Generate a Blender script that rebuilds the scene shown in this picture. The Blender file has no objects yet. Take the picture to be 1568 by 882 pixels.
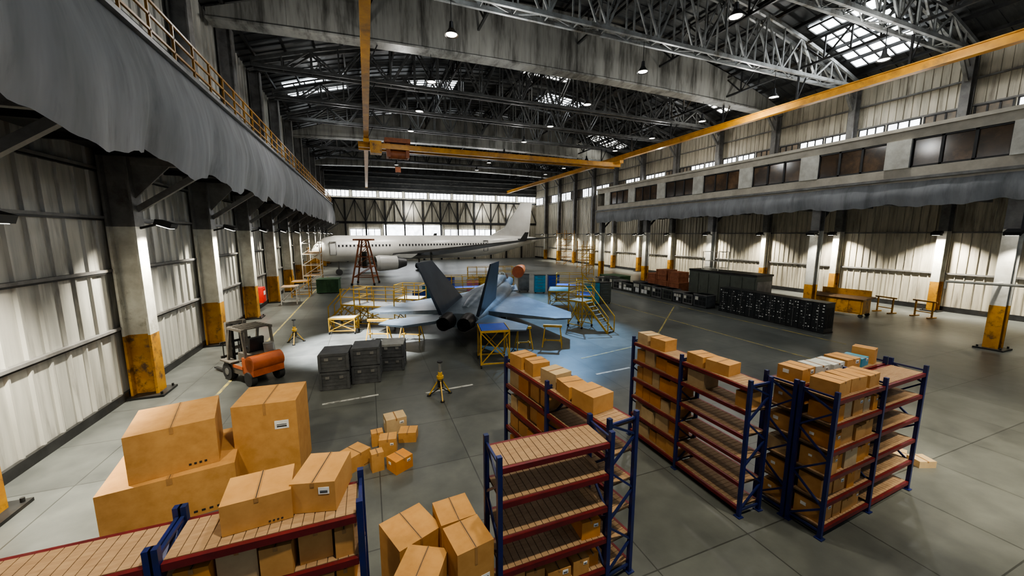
import bpy, math, random, bmesh
from mathutils import Vector, Matrix
random.seed(7)
S=bpy.context.scene
col=S.collection
# ---------------------------------------------------------------- materials
def mat(name,c1,c2=None,scale=2.0,rough=.6,metal=0.0,stretch=(1,1,1),bump=0.0,lo=.35,hi=.65,c3=None,s3=.6,t3=(.55,.7),detail=4,spec=.5):
    m=bpy.data.materials.new(name); m.use_nodes=True
    nt=m.node_tree; N=nt.nodes; L=nt.links
    b=N['Principled BSDF']; b.inputs['Roughness'].default_value=rough; b.inputs['Metallic'].default_value=metal
    b.inputs['Specular IOR Level'].default_value=spec
    if c2 is None: c2=tuple(x*.8 for x in c1)
    tc=N.new('ShaderNodeTexCoord'); mp=N.new('ShaderNodeMapping'); mp.inputs['Scale'].default_value=stretch
    L.new(tc.outputs['Object'],mp.inputs['Vector'])
    n=N.new('ShaderNodeTexNoise'); n.inputs['Scale'].default_value=scale; n.inputs['Detail'].default_value=detail; n.inputs['Roughness'].default_value=.65
    L.new(mp.outputs[0],n.inputs['Vector'])
    r=N.new('ShaderNodeMapRange'); r.inputs[1].default_value=lo; r.inputs[2].default_value=hi
    L.new(n.outputs[0],r.inputs[0])
    mx=N.new('ShaderNodeMix'); mx.data_type='RGBA'; mx.inputs[6].default_value=(*c1,1); mx.inputs[7].default_value=(*c2,1)
    L.new(r.outputs[0],mx.inputs[0]); out=mx.outputs[2]
    if c3:
        n2=N.new('ShaderNodeTexNoise'); n2.inputs['Scale'].default_value=s3; n2.inputs['Detail'].default_value=6; n2.inputs['Roughness'].default_value=.7
        L.new(mp.outputs[0],n2.inputs['Vector'])
        r2=N.new('ShaderNodeMapRange'); r2.inputs[1].default_value=t3[0]; r2.inputs[2].default_value=t3[1]
        L.new(n2.outputs[0],r2.inputs[0])
        m2=N.new('ShaderNodeMix'); m2.data_type='RGBA'; m2.inputs[7].default_value=(*c3,1)
        L.new(out,m2.inputs[6]); L.new(r2.outputs[0],m2.inputs[0]); out=m2.outputs[2]
    L.new(out,b.inputs['Base Color'])
    if bump:
        bp=N.new('ShaderNodeBump'); bp.inputs['Strength'].default_value=bump; bp.inputs['Distance'].default_value=.03
        L.new(n.outputs[0],bp.inputs['Height']); L.new(bp.outputs[0],b.inputs['Normal'])
    return m
def emat(name,c,s):
    m=bpy.data.materials.new(name); m.use_nodes=True; b=m.node_tree.nodes['Principled BSDF']
    b.inputs['Base Color'].default_value=(*c,1); b.inputs['Emission Color'].default_value=(*c,1); b.inputs['Emission Strength'].default_value=s
    nt=m.node_tree; tc=nt.nodes.new('ShaderNodeTexCoord'); n=nt.nodes.new('ShaderNodeTexNoise'); n.inputs['Scale'].default_value=1.2
    nt.links.new(tc.outputs['Object'],n.inputs['Vector'])
    r=nt.nodes.new('ShaderNodeMapRange'); r.inputs[1].default_value=.3; r.inputs[2].default_value=.6; r.inputs[3].default_value=s*.55; r.inputs[4].default_value=s
    nt.links.new(n.outputs[0],r.inputs[0]); nt.links.new(r.outputs[0],b.inputs['Emission Strength'])
    return m
CB=mat('cardboard',(.50,.265,.085),(.41,.205,.06),3,.78,bump=.05)
CB2=mat('cardboard_orange',(.54,.23,.04),(.45,.18,.03),3,.75)
CBP=mat('cardboard_pale',(.48,.35,.19),(.40,.28,.15),3,.8)
CBW=mat('cardboard_white',(.52,.53,.50),(.42,.43,.40),3,.8)
TAPE=mat('tape',(.38,.20,.07),None,5,.6)
LABEL=mat('label_paper',(.80,.80,.77),None,9,.6)
INK=mat('ink',(.02,.02,.02),None,5,.7)
BLUE=mat('rack_blue_steel',(.014,.02,.13),(.015,.025,.08),4,.4,.2)
RED=mat('rack_red_steel',(.15,.014,.016),(.09,.01,.012),4,.45,.2)
WOODP=mat('deck_particleboard',(.34,.22,.12),(.25,.15,.08),5,.8,stretch=(1,6,1))
WOODD=mat('deck_gap_dark',(.12,.075,.04),None,5,.9)
WALLM=mat('wall_sheet_metal',(.54,.50,.40),(.38,.35,.275),1.0,.42,.25,stretch=(1,2.5,.25),c3=(.12,.10,.08),s3=.8,t3=(.52,.74))
WALLC=mat('wall_sheet_metal_cool',(.52,.505,.45),(.34,.335,.30),1.0,.42,.25,stretch=(1,2.0,.2),c3=(.09,.085,.075),s3=.7,t3=(.53,.74))
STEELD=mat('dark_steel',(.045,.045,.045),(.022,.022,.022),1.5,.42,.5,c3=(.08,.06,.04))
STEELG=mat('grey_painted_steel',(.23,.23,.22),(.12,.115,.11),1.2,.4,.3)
STEELM=mat('half_lit_truss_steel',(.14,.14,.135),(.07,.07,.066),1.2,.4,.4)
STEELL=mat('lit_truss_steel',(.33,.34,.33),(.18,.18,.17),1.2,.4,.3,c3=(.1,.09,.07))  # lit copy for the near trusses, brightness put into the colour
WHITEP=mat('white_painted_steel',(.64,.63,.56),(.44,.42,.36),1.5,.5,.1,c3=(.2,.17,.12),s3=.9,t3=(.6,.75))
COLG=mat('column_grey_paint',(.20,.195,.185),(.12,.115,.11),1.5,.5,.1,c3=(.07,.055,.04),s3=.9,t3=(.55,.75))
YELR=mat('worn_yellow_paint',(.48,.24,.015),(.36,.16,.012),2,.5,.0,c3=(.10,.055,.025),s3=2.2,t3=(.53,.66))
YEL=mat('yellow_paint',(.56,.34,.03),(.42,.24,.02),3,.45)
CRY=mat('crane_yellow',(.54,.26,.015),(.38,.17,.012),1.5,.4,c3=(.16,.08,.02),s3=.7,t3=(.53,.73))
ORG=mat('orange_paint',(.46,.11,.025),(.30,.07,.02),2,.4)
ORD=mat('gantry_rust_orange',(.28,.09,.03),(.18,.055,.02),2,.6)
CANV=mat('grey_canvas',(.32,.325,.335),(.22,.225,.23),.7,.85,stretch=(1,1.6,.3),c3=(.14,.14,.145),s3=1.0,t3=(.5,.78),bump=.3)
GIRD=mat('girder_cladding',(.40,.39,.35),(.23,.225,.20),.5,.38,.45,stretch=(2.5,1,.3),c3=(.08,.075,.065),s3=.5,t3=(.5,.72))
CEIL=mat('ceiling_sheet',(.12,.124,.124),(.065,.067,.067),.8,.3,.7,stretch=(.4,2.5,1),c3=(.28,.28,.27),s3=.8,t3=(.58,.8))
GLASSB=mat('office_glass_brown',(.10,.065,.04),(.05,.037,.028),.6,.12,.0,c3=(.25,.15,.08),s3=.5,t3=(.5,.8),spec=.8)
FRAME=mat('window_frame_dark',(.03,.03,.03),None,3,.5)
OFFW=mat('office_wall_paint',(.54,.50,.41),(.40,.36,.29),1.2,.6)
PANE=emat('daylight_pane',(.92,.96,1.0),6.0)
PANED=mat('dirty_pane',(.30,.24,.18),(.16,.15,.13),1.5,.25)
SKY=emat('skylight_pane',(.90,.96,1.0),10.0)
SKYW=emat('skylight_pane_dim',(.95,.95,.9),6.0)
LAMPE=emat('lamp_lens',(1,.95,.85),10.0)
BLACK=mat('black_plastic',(.015,.015,.016),None,3,.4)
RUB=mat('rubber',(.02,.02,.02),None,5,.8)
JET=mat('jet_grey_paint',(.13,.165,.20),(.085,.11,.14),1.2,.34,.35,c3=(.17,.205,.25),s3=.5,t3=(.5,.6))
JETD=mat('jet_dark_paint',(.05,.062,.085),(.032,.042,.06),1,.4,.3)
JETM=mat('nozzle_metal',(.08,.07,.065),None,2,.35,.8)
CANG=mat('canopy_glass',(.05,.05,.04),None,2,.05,.0,spec=1)
AIRW=mat('airliner_white',(.62,.61,.56),(.52,.50,.46),.4,.3,.0)
AIRG=mat('airliner_grey',(.10,.10,.10),(.06,.06,.06),.4,.35,.2)
GREEN=mat('green_paint',(.05,.12,.05),(.03,.08,.035),2,.6)
CRATEG=mat('grey_crate',(.075,.078,.082),(.045,.048,.052),3,.55)
CRATEL=mat('grey_crate_lid',(.3,.3,.28),(.2,.2,.19),3,.55)
CABG=mat('cabinet_green_grey',(.10,.11,.09),(.07,.075,.06),1,.5)
CABB=mat('cabinet_black',(.018,.02,.022),None,2,.4)
REDP=mat('red_paint',(.6,.02,.01),None,2,.5)
BLUEP=mat('blue_platform_paint',(.03,.08,.42),(.02,.055,.3),2,.5)
TEAL=mat('teal_paint',(.05,.30,.42),(.04,.2,.32),2,.5)
PINK=mat('pink_paint',(.6,.2,.3),None,2,.6)
TAUPE=mat('forklift_taupe',(.14,.125,.10),(.08,.07,.06),3,.5)
WOODC=mat('brown_crate_wood',(.34,.13,.06),(.24,.085,.04),3,.7)
LINEW=mat('floor_paint_white',(.50,.50,.47),(.28,.28,.26),4,.6,c3=(.14,.14,.13),s3=3,t3=(.52,.62))
LINEY=mat('floor_paint_yellow',(.38,.30,.06),(.22,.18,.06),4,.6,c3=(.10,.10,.08),s3=3,t3=(.45,.6))
def floor_mat():
    m=bpy.data.materials.new('concrete_floor'); m.use_nodes=True; nt=m.node_tree; N=nt.nodes; L=nt.links; b=N['Principled BSDF']
    tc=N.new('ShaderNodeTexCoord')
    def noise(s,d,ro=.6):
        n=N.new('ShaderNodeTexNoise'); n.inputs['Scale'].default_value=s; n.inputs['Detail'].default_value=d; n.inputs['Roughness'].default_value=ro
        L.new(tc.outputs['Object'],n.inputs['Vector']); return n
    n1=noise(.25,4,.55); n2=noise(1.4,6,.6); n3=noise(18,3)
    cr=N.new('ShaderNodeValToRGB'); cr.color_ramp.elements[0].position=.3; cr.color_ramp.elements[0].color=(.062,.067,.065,1)
    cr.color_ramp.elements[1].position=.72; cr.color_ramp.elements[1].color=(.125,.132,.123,1)
    L.new(n1.outputs[0],cr.inputs[0])
    cr2=N.new('ShaderNodeValToRGB'); cr2.color_ramp.elements[0].position=.2; cr2.color_ramp.elements[0].color=(.68,.68,.68,1)
    cr2.color_ramp.elements[1].position=.8; cr2.color_ramp.elements[1].color=(1.32,1.31,1.26,1)
    L.new(n2.outputs[0],cr2.inputs[0])
    mu=N.new('ShaderNodeMix'); mu.data_type='RGBA'; mu.blend_type='MULTIPLY'; mu.inputs[0].default_value=1
    L.new(cr.outputs[0],mu.inputs[6]); L.new(cr2.outputs[0],mu.inputs[7])
    br=N.new('ShaderNodeTexBrick'); br.offset=0; br.inputs['Scale'].default_value=1; br.inputs['Brick Width'].default_value=2.3; br.inputs['Row Height'].default_value=2.3
    br.inputs['Mortar Size'].default_value=.014; br.inputs['Color1'].default_value=(1,1,1,1); br.inputs['Color2'].default_value=(.82,.82,.82,1); br.inputs['Mortar'].default_value=(.38,.38,.38,1)
    L.new(tc.outputs['Object'],br.inputs['Vector'])
    m2=N.new('ShaderNodeMix'); m2.data_type='RGBA'; m2.blend_type='MULTIPLY'; m2.inputs[0].default_value=1
    L.new(mu.outputs[2],m2.inputs[6]); L.new(br.outputs[0],m2.inputs[7]); L.new(m2.outputs[2],b.inputs['Base Color'])
    mr=N.new('ShaderNodeMapRange'); mr.inputs[1].default_value=.2; mr.inputs[2].default_value=.8; mr.inputs[3].default_value=.28; mr.inputs[4].default_value=.44
    L.new(n1.outputs[0],mr.inputs[0]); L.new(mr.outputs[0],b.inputs['Roughness'])
    bp=N.new('ShaderNodeBump'); bp.inputs['Strength'].default_value=.08; bp.inputs['Distance'].default_value=.01
    L.new(n3.outputs[0],bp.inputs['Height']); L.new(bp.outputs[0],b.inputs['Normal'])
    return m
FLOOR=floor_mat()
# ---------------------------------------------------------------- mesh builder
class MB:
    def __init__(s): s.v=[];s.f=[];s.mi=[];s.sm=[];s.mats=[];s.M=Matrix.Identity(4)
    def k(s,m):
        if m not in s.mats: s.mats.append(m)
        return s.mats.index(m)
    def add(s,vs,fs,m,smooth=False):
        o=len(s.v); s.v+= [tuple(s.M@Vector(p)) for p in vs]; i=s.k(m)
        for f in fs: s.f.append([o+a for a in f]); s.mi.append(i); s.sm.append(smooth)
    def box(s,c,d,m,rz=0,rx=0,ry=0):
        x,y,z=d[0]/2,d[1]/2,d[2]/2
        R=Matrix.Rotation(rz,3,'Z')@Matrix.Rotation(ry,3,'Y')@Matrix.Rotation(rx,3,'X'); C=Vector(c)
        vs=[C+R@Vector((a*x,b*y,e*z)) for e in(-1,1) for b in(-1,1) for a in(-1,1)]
        s.add(vs,[(0,2,3,1),(4,5,7,6),(0,1,5,4),(2,6,7,3),(0,4,6,2),(1,3,7,5)],m)
    def bb(s,x0,x1,y0,y1,z0,z1,m): s.box(((x0+x1)/2,(y0+y1)/2,(z0+z1)/2),(abs(x1-x0),abs(y1-y0),abs(z1-z0)),m)
    def beam(s,p,q,w,h,m):
        p=Vector(p);q=Vector(q);d=(q-p)
        if d.length<1e-5:return
        d.normalize(); up=Vector((0,0,1)) if abs(d.z)<.95 else Vector((0,1,0))
        a=d.cross(up).normalized(); b=a.cross(d)
        vs=[P+a*(i*w/2)+b*(j*h/2) for P in(p,q) for j in(-1,1) for i in(-1,1)]
        s.add(vs,[(0,2,3,1),(4,5,7,6),(0,1,5,4),(2,6,7,3),(0,4,6,2),(1,3,7,5)],m)
    def cyl(s,p,q,r1,r2,m,n=12,caps=True):
        p=Vector(p);q=Vector(q);d=(q-p).normalized(); up=Vector((0,0,1)) if abs(d.z)<.95 else Vector((0,1,0))
        a=d.cross(up).normalized(); b=a.cross(d)
        ring=lambda P,r:[P+a*(r*math.cos(t*2*math.pi/n))+b*(r*math.sin(t*2*math.pi/n)) for t in range(n)]
        s.add(ring(p,r1)+ring(q,r2),[(i,(i+1)%n,n+(i+1)%n,n+i) for i in range(n)],m,True)
        if caps: s.add(ring(p,r1),[list(range(n))],m); s.add(ring(q,r2),[list(range(n))],m)
    def loft(s,rings,m,caps=True,smooth=True):
        n=len(rings[0]); vs=[p for r in rings for p in r]
        fs=[(k*n+i,k*n+(i+1)%n,(k+1)*n+(i+1)%n,(k+1)*n+i) for k in range(len(rings)-1) for i in range(n)]
        s.add(vs,fs,m,smooth)
        if caps: s.add(rings[0],[list(range(n))],m); s.add(rings[-1],[list(range(n))],m)
    def slab(s,bot,top,m,smooth=False):
        n=len(bot); s.add(list(bot)+list(top),[list(range(n))[::-1],list(range(n,2*n))]+[(i,(i+1)%n,n+(i+1)%n,n+i) for i in range(n)],m,smooth)
    def obj(s,name,loc=(0,0,0),rz=0,parent=None):
        me=bpy.data.meshes.new(name); me.from_pydata([tuple(x) for x in s.v],[],s.f)
        for m in s.mats: me.materials.append(m)
        me.polygons.foreach_set('material_index',s.mi); me.polygons.foreach_set('use_smooth',s.sm); me.update()
        bm=bmesh.new(); bm.from_mesh(me); bmesh.ops.recalc_face_normals(bm,faces=bm.faces); bm.to_mesh(me); bm.free()
        o=bpy.data.objects.new(name,me); col.objects.link(o); o.location=loc; o.rotation_euler[2]=rz
        if parent: o.parent=parent
        return o
R=math.radians
XL,XR,YE,YN=-8.6,42.5,92.4,-6.0
zroof=lambda x: 19.6+4.6*(1-((x-17)/25.7)**2)
# ---------------------------------------------------------------- room
b=MB(); b.bb(XL-.4,XR+.4,YN,YE+.4,-.3,0,FLOOR); b.obj('floor')
def ribwall(name,x,y0,y1,z1,m,pitch,sgn):
    b=MB(); y=y0; prof=[]
    while y<y1-1e-3:
        prof+=[(0,y),(0,y+pitch*.80),(.07,y+pitch*.85),(.07,y+pitch*.94)]; y+=pitch
    prof.append((0,y1))
    vs=[];n=len(prof)
    for z in (0,z1):
        for a,yy in prof: vs.append((x+sgn*a,min(yy,y1),z))
    b.add(vs,[(i,i+1,n+i+1,n+i) for i in range(n-1)],m)
    b.bb(x-sgn*.3,x-sgn*.02,y0,y1,0,z1,STEELD)
    return b
b=ribwall('wall_left',XL,YN,YE,19.8,WALLC,.7,1)
for z in(2.66,4.76,6.6,8.25): b.bb(XL+.02,XL+.17,YN,YE,z-.04,z+.05,COLG); b.bb(XL+.02,XL+.14,YN,YE,z-.10,z-.04,STEELD)
b.bb(XL+.02,XL+.12,YN,YE,0,.3,STEELD)
b.obj('wall_left')
b=ribwall('wall_right',XR,YN,YE,19.8,WALLM,.5,-1)
for z in(3.0,6.2,13.5,15.5,17.4): b.bb(XR-.2,XR-.02,YN,YE,z-.06,z+.06,COLG)
b.bb(XR-.12,XR-.02,YN,YE,0,.4,STEELD)
b.obj('wall_right')
b=MB(); b.bb(XL,XR,YE,YE+.3,0,25,WALLM)
x=XL
while x<XR: b.bb(x,x+.08,YE-.08,YE,0,14,WALLM); x+=.6
b.bb(XL,XR,YE-.25,YE,8.6,9.1,STEELD); b.bb(XL,XR,YE-.25,YE,13.9,14.3,STEELD); b.bb(XL,XR,YE-.2,YE,16.0,25,CEIL)
n=12;w=(XR-XL)/n
for i in range(n):
    a=XL+i*w
    b.beam((a,YE-.25,0),(a,YE-.25,14),.35,.3,STEELD); b.beam((a+w/2,YE-.2,9),(a+w/2,YE-.2,14),.15,.15,STEELD)
    b.beam((a,YE-.25,9),(a+w/2,YE-.25,14),.2,.15,STEELD); b.beam((a+w,YE-.25,9),(a+w/2,YE-.25,14),.2,.15,STEELD)
for z in(16.6,17.8,19): b.bb(XL,XR,YE-.4,YE-.2,z-.1,z+.1,STEELG)
b.obj('wall_back')
b=MB(); n=60
vs=[]
for i in range(n+1):
    x=XL-.3+(XR-XL+.6)*i/n; vs+=[(x,YN,zroof(x)),(x,YE+.3,zroof(x)),(x,YN,zroof(x)+.3),(x,YE+.3,zroof(x)+.3)]
fs=[]
for i in range(n):
    o=i*4; fs+=[(o,o+4,o+5,o+1),(o+2,o+3,o+7,o+6)]
b.add(vs,fs,CEIL)
y=YN+.5
while y<YE:
    for i in range(0,24):
        x0=XL+(XR-XL)*i/24; x1=XL+(XR-XL)*(i+1)/24
        b.beam((x0,y,zroof(x0)-.03),(x1,y,zroof(x1)-.03),.07,.07,CEIL)
    y+=1.0
b.obj('ceiling')
# ---------------------------------------------------------------- windows
wn=[0]
def window_x(x,sgn,y0,y1,z0,z1,np_,pm,name=None):
    wn[0]+=1; b=MB()
    b.bb(x,x+sgn*.06,y0,y1,z0,z1,pm)
    for i in range(np_+1):
        yy=y0+(y1-y0)*i/np_; b.bb(x+sgn*.04,x+sgn*.12,yy-.05,yy+.05,z0,z1,FRAME)
    for z in(z0,z1): b.bb(x+sgn*.04,x+sgn*.12,y0,y1,z-.05,z+.05,FRAME)
    b.obj('window_%d'%wn[0])
def window_y(x0,x1,y,z0,z1,np_,pm,mid=False):
    wn[0]+=1; b=MB(); b.bb(x0,x1,y-.06,y,z0,z1,pm)
    for i in range(np_+1):
        xx=x0+(x1-x0)*i/np_; b.bb(xx-.06,xx+.06,y-.14,y-.05,z0,z1,FRAME)
    for z in ((z0,(z0+z1)/2,z1) if mid else (z0,z1)): b.bb(x0,x1,y-.14,y-.05,z-.06,z+.06,FRAME)
    b.obj('window_%d'%wn[0])
for k in range(9):
    w=(XR-XL)/9; window_y(XL+k*w+.3,XL+(k+1)*w-.3,YE-.26,14.5,15.9,6,PANE)
window_y(-3.5,3,YE-.3,5.0,7.4,5,PANE); window_y(3.7,17.2,YE-.3,4.6,8.4,1,PANE); window_y(17.8,31,YE-.3,5.0,7.4,9,PANE)
ys=[8.2+7*k for k in range(-1,12)]
for i,y in enumerate(ys):
    if y+6.6>YE: continue
    window_x(XR-.08,-1,y+.5,y+2.3,13.75,15.4,3,PANE if i%2 else PANED)
    window_x(XR-.08,-1,y+2.5,y+4.6,13.75,15.4,3,PANE)
    window_x(XR-.08,-1,y+4.8,y+6.6,13.75,15.4,3,PANED if i%2 else PANE)
for i in range(9):
    window_x(XL+.08,1,11.3+7*i,16.9+7*i,13.4,14.6,6,PANE if i%3 else PANED)
def skylight(x,y,w,l,pm):
    b=MB(); nx,ny=6,5
    for i in range(nx):
        x0=x-w/2+w*i/nx; x1=x0+w/nx
        vs=[(x0,y-l/2,zroof(x0)-.12),(x1,y-l/2,zroof(x1)-.12),(x1,y+l/2,zroof(x1)-.12),(x0,y+l/2,zroof(x0)-.12)]
        b.slab(vs,[(p[0],p[1],p[2]+.06) for p in vs],pm)
        b.beam((x0,y-l/2,zroof(x0)-.16),(x0,y+l/2,zroof(x0)-.16),.1,.12,FRAME)
        for j in range(ny+1):
            yy=y-l/2+l*j/ny; b.beam((x0,yy,zroof(x0)-.16),(x1,yy,zroof(x1)-.16),.1,.12,FRAME)
    b.beam((x+w/2,y-l/2,zroof(x+w/2)-.16),(x+w/2,y+l/2,zroof(x+w/2)-.16),.1,.12,FRAME)
    b.obj('skylight')
for x,y,p in [(36.8,19.3,SKY),(-4,44.8,SKY),(8,46.8,SKY),(25,46.8,SKY),(37.5,54,SKYW),(20,39.8,SKYW),(30,60.8,SKYW),(8,61,SKYW),(25,68,SKYW),(-3,62,SKYW),(37.3,33,SKYW),(8,16,SKY),(22,8,SKY)]:
    big=(x==36.8); skylight(x,y,6.8 if big else 5.6,4.4 if big else 3.4,p)
# ---------------------------------------------------------------- columns
def hcol(x,y,w,d,z1,body=WHITEP):
    b=MB()
    def H(z0,z1,m):
        b.bb(x-d/2,x-d/2+.07,y-w/2,y+w/2,z0,z1,m); b.bb(x+d/2-.07,x+d/2,y-w/2,y+w/2,z0,z1,m); b.bb(x-d/2+.07,x+d/2-.07,y-.05,y+.05,z0,z1,m)
    H(.08,2.35,YELR); H(2.35,6.3,body); H(6.3,z1,COLG)
    b.bb(x-d/2-.25,x+d/2+.25,y-w/2-.25,y+w/2+.25,0,.08,STEELD)
    for i in(-1,1):
        for j in(-1,1): b.cyl((x+i*(d/2+.15),y+j*(w/2+.12),.05),(x+i*(d/2+.15),y+j*(w/2+.12),.18),.04,.04,STEELD,8)
    return b
def flood(b,x,y,z,sgn):
    b.beam((x,y,z-.1),(x+sgn*.7,y,z+.1),.08,.08,BLACK); b.box((x+sgn*.75,y,z+.05),(.5,.55,.18),BLACK,ry=sgn*.35); b.box((x+sgn*.73,y,z-.05),(.38,.42,.03),LAMPE,ry=sgn*.35)
LY=[3.6+7*k for k in range(13)]
for y in LY:
    b=hcol(XL+.55,y,.62,.8,19.4); x=XL+.95
    flood(b,x,y,6.35,1)
    b.beam((x,y,6.9),(-5.5,y,8.4),.16,.2,COLG); b.bb(x,-5.4,y-.1,y+.1,8.45,8.7,COLG); b.slab([(x,y-.04,8.5),(x,y-.04,7.3),(x+1.1,y-.04,8.5)],[(x,y+.04,8.5),(x,y+.04,7.3),(x+1.1,y+.04,8.5)],COLG)
    b.obj('steel_column')
RY=[8.2+7*k for k in range(-1,12)]
for y in RY:
    b=hcol(XR-.55,y,.5,.7,19.4); flood(b,XR-.9,y,6.1,-1)
    b.beam((XR-.9,y,17.2),(XR-2.6,y,19.2),.2,.2,STEELG); b.beam((XR-.9,y,18.2),(XR-1.8,y,19.2),.12,.12,STEELG)
    b.obj('steel_column')
FY=[-.3,8.7,17.7,26.7,35.7,44.7]
for y in FY:
    b=hcol(30.8,y,.55,.6,8.3); flood(b,30.5,y-.3,6.1,-1)
    b.beam((31.1,y,7.0),(32.4,y,8.3),.15,.15,STEELD)
    if y==8.7:   # white pipe arm fixed to this column
        b.cyl((29.4,6.0,3.6),(29.4,10.3,3.5),.07,.07,WHITEP,10); b.cyl((29.4,8.7,3.55),(30.5,8.7,3.55),.06,.06,WHITEP,10); b.cyl((29.4,6.6,3.6),(29.4,6.6,4.1),.05,.05,WHITEP,10); b.cyl((29.4,10.3,3.5),(29.4,10.3,3.1),.05,.05,WHITEP,10)
    b.obj('mezzanine_column')
# ---------------------------------------------------------------- canvas skirts, balcony, mezzanine
def canvas(b,x,sgn,y0,y1,zb,zt,bul,sc,dip):
    ny=int((y1-y0)/.16); nz=12; vs=[]
    for i in range(ny+1):
        y=y0+(y1-y0)*i/ny; ph=abs(math.sin(math.pi*y/sc))
        zb2=zb-dip*ph+.04*math.sin(y*2.9)+.03*math.sin(y*7.1)
        for j in range(nz+1):
            t=j/nz; z=zb2+(zt-zb2)*t; lw=(1-t)
            off=bul*(math.sin(math.pi*lw)*.5+ lw*.5*ph)+ lw*(.04*math.sin(y*3.3+t*1.5)+.022*math.sin(y*8.7+math.sin(y*2.1)*2))+.012*math.sin(t*9+y*.8)
            vs.append((x+sgn*off,y,z))
    m=nz+1
    b.add(vs,[(i*m+j,(i+1)*m+j,(i+1)*m+j+1,i*m+j+1) for i in range(ny) for j in range(nz)],CANV,True)
b=MB(); canvas(b,-5.15,1,YN,69,8.2,11.0,.5,4.2,.45)
b.obj('canvas_skirt')
b=MB(); b.bb(XL+.2,-5.35,YN,69,8.85,9.1,STEELD); b.bb(-5.3,-5.0,YN,69,11.0,11.12,STEELG); b.bb(XL+.2,-5.3,YN,69,10.9,11.02,STEELG); b.bb(-5.35,-5.2,YN,69,8.85,11,STEELD)
y=YN
while y<69: b.beam((-5.5,y,8.75),(-8.3,y,8.75),.15,.2,STEELD); y+=2.3
b.obj('left_balcony')
b=MB(); y=YN
while y<69: b.beam((-5.15,y,11.12),(-5.15,y,12.25),.06,.06,CRY); y+=1.4
for z in(11.45,11.85,12.25): b.beam((-5.15,YN,z),(-5.15,69,z),.06,.06,CRY)
b.obj('balcony_railing')
b=MB(); canvas(b,30.25,-1,YN,45.3,7.85,9.25,.35,4.6,.2); b.obj('canvas_skirt')
b=MB()
b.bb(30.45,XR-.95,YN,45.2,8.6,8.9,STEELG)
y=YN+1
while y<45: b.beam((30.5,y,8.45),(XR-1,y,8.45),.2,.3,STEELG); y+=2.25
b.bb(30.2,30.4,YN,45.3,8.9,9.95,OFFW); b.bb(30.2,30.4,YN,45.3,11.6,12.1,OFFW); b.bb(30.05,XR-.95,YN,45.4,12.1,12.3,OFFW)
b.bb(30.2,XR-.95,45.1,45.3,8.9,12.1,OFFW); b.bb(30.0,30.2,YN,45.3,9.25,9.4,STEELG)
y0=9.1-4.9*3
for k in range(11):
    a=y0+4.9*k+3.75; bb_=min(a+1.15,45.3)
    if a<45.3: b.bb(30.1,30.45,a,bb_,9.95,11.6,WHITEP)
b.obj('mezzanine_office')
for k in range(10):
    a=y0+4.9*k; c=min(a+3.75,45.0)
    wn[0]+=1; w=MB(); w.bb(30.32,30.36,a,c,9.95,11.6,GLASSB)
    for i in range(4): yy=a+(c-a)*i/3; w.bb(30.24,30.4,yy-.06,yy+.06,9.95,11.6,FRAME)
    for z in(10.0,11.55): w.bb(30.24,30.4,a,c,z-.05,z+.05,FRAME)
    w.obj('window_%d'%wn[0])
# ---------------------------------------------------------------- roof structure
def truss(y,m):
    b=MB(); nb=24; xs=[XL+1+(XR-XL-2)*i/nb for i in range(nb+1)]; zb=19.0; zt=lambda x: max(zroof(x)-.7,zb+.35)
    k=1.25
    for yy in(y-.4,y+.4):
        for i in range(nb):
            x0,x1=xs[i],xs[i+1]
            b.beam((x0,yy,zb),(x1,yy,zb),.14*k,.2*k,m); b.beam((x0,yy,zt(x0)),(x1,yy,zt(x1)),.14*k,.2*k,m)
            b.beam((x0,yy,zb),(x0,yy,zt(x0)),.08*k,.08*k,m)
            if zt(x0)-zb>.8:
                if i%2: b.beam((x0,yy,zb),(x1,yy,zt(x1)),.09*k,.1*k,m)
                else: b.beam((x0,yy,zt(x0)),(x1,yy,zb),.09*k,.1*k,m)
    for i in range(nb):
        x0,x1=xs[i],xs[i+1]; s=1 if i%2 else -1
        b.beam((x0,y-.4*s,zb),(x1,y+.4*s,zb),.06,.06,m); b.beam((x0,y-.4,zb),(x0,y+.4,zb),.06,.06,m)
    b.obj('roof_truss')
def crescent(y):
    b=MB(); n=48
    rings=[]
    for i in range(n+1):
        x=XL+.4+(XR-XL-.8)*i/n; s=(x-17)/25.7; zl=18.7+.55*(1-s*s); zu=max(zroof(x)-.45,zl+.3)
        rings.append([(x,y-.25,zl),(x,y+.25,zl),(x,y+.25,zu),(x,y-.25,zu)])
    b.loft(rings,GIRD,smooth=False)
    for i in range(n): 
        x0=rings[i][0];x1=rings[i+1][0]; b.beam((x0[0],y,x0[2]-.06),(x1[0],y,x1[2]-.06),1.1,.12,GIRD)
        if i%4==0: b.bb(x0[0]-.02,x0[0]+.02,y-.28,y-.25,x0[2],rings[i][2][2],GIRD)
    b.obj('arched_roof_girder')
for k,y in enumerate(RY):
    if y<-1: continue
    if abs(y-29.2)<.1 or abs(y-57.2)<.1 or abs(y-78.2)<.1: crescent(y)
    else: truss(y,STEELL if y<30 else (STEELM if y<52 else STEELD))  # truss colour darkens along the hall, light falloff put into the steel tone
def ltruss(x,m):
    b=MB(); zt=zroof(x)-.8; zb=max(zt-1.8,19.25); y=1.2; i=0
    b.beam((x,y,zb),(x,90,zb),.16,.16,m); b.beam((x,y,zt),(x,90,zt),.16,.16,m)
    while y<89:
        b.beam((x,y,zb),(x,y,zt),.1,.1,m)
        b.beam((x,y,zb if i%2 else zt),(x,y+1.75,zt if i%2 else zb),.1,.1,m); y+=1.75; i+=1
    b.obj('longitudinal_truss')
for x in(0.45,8.5,17,25.5,34): ltruss(x,STEELD)
b=MB(); x=XL+1.2
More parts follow.
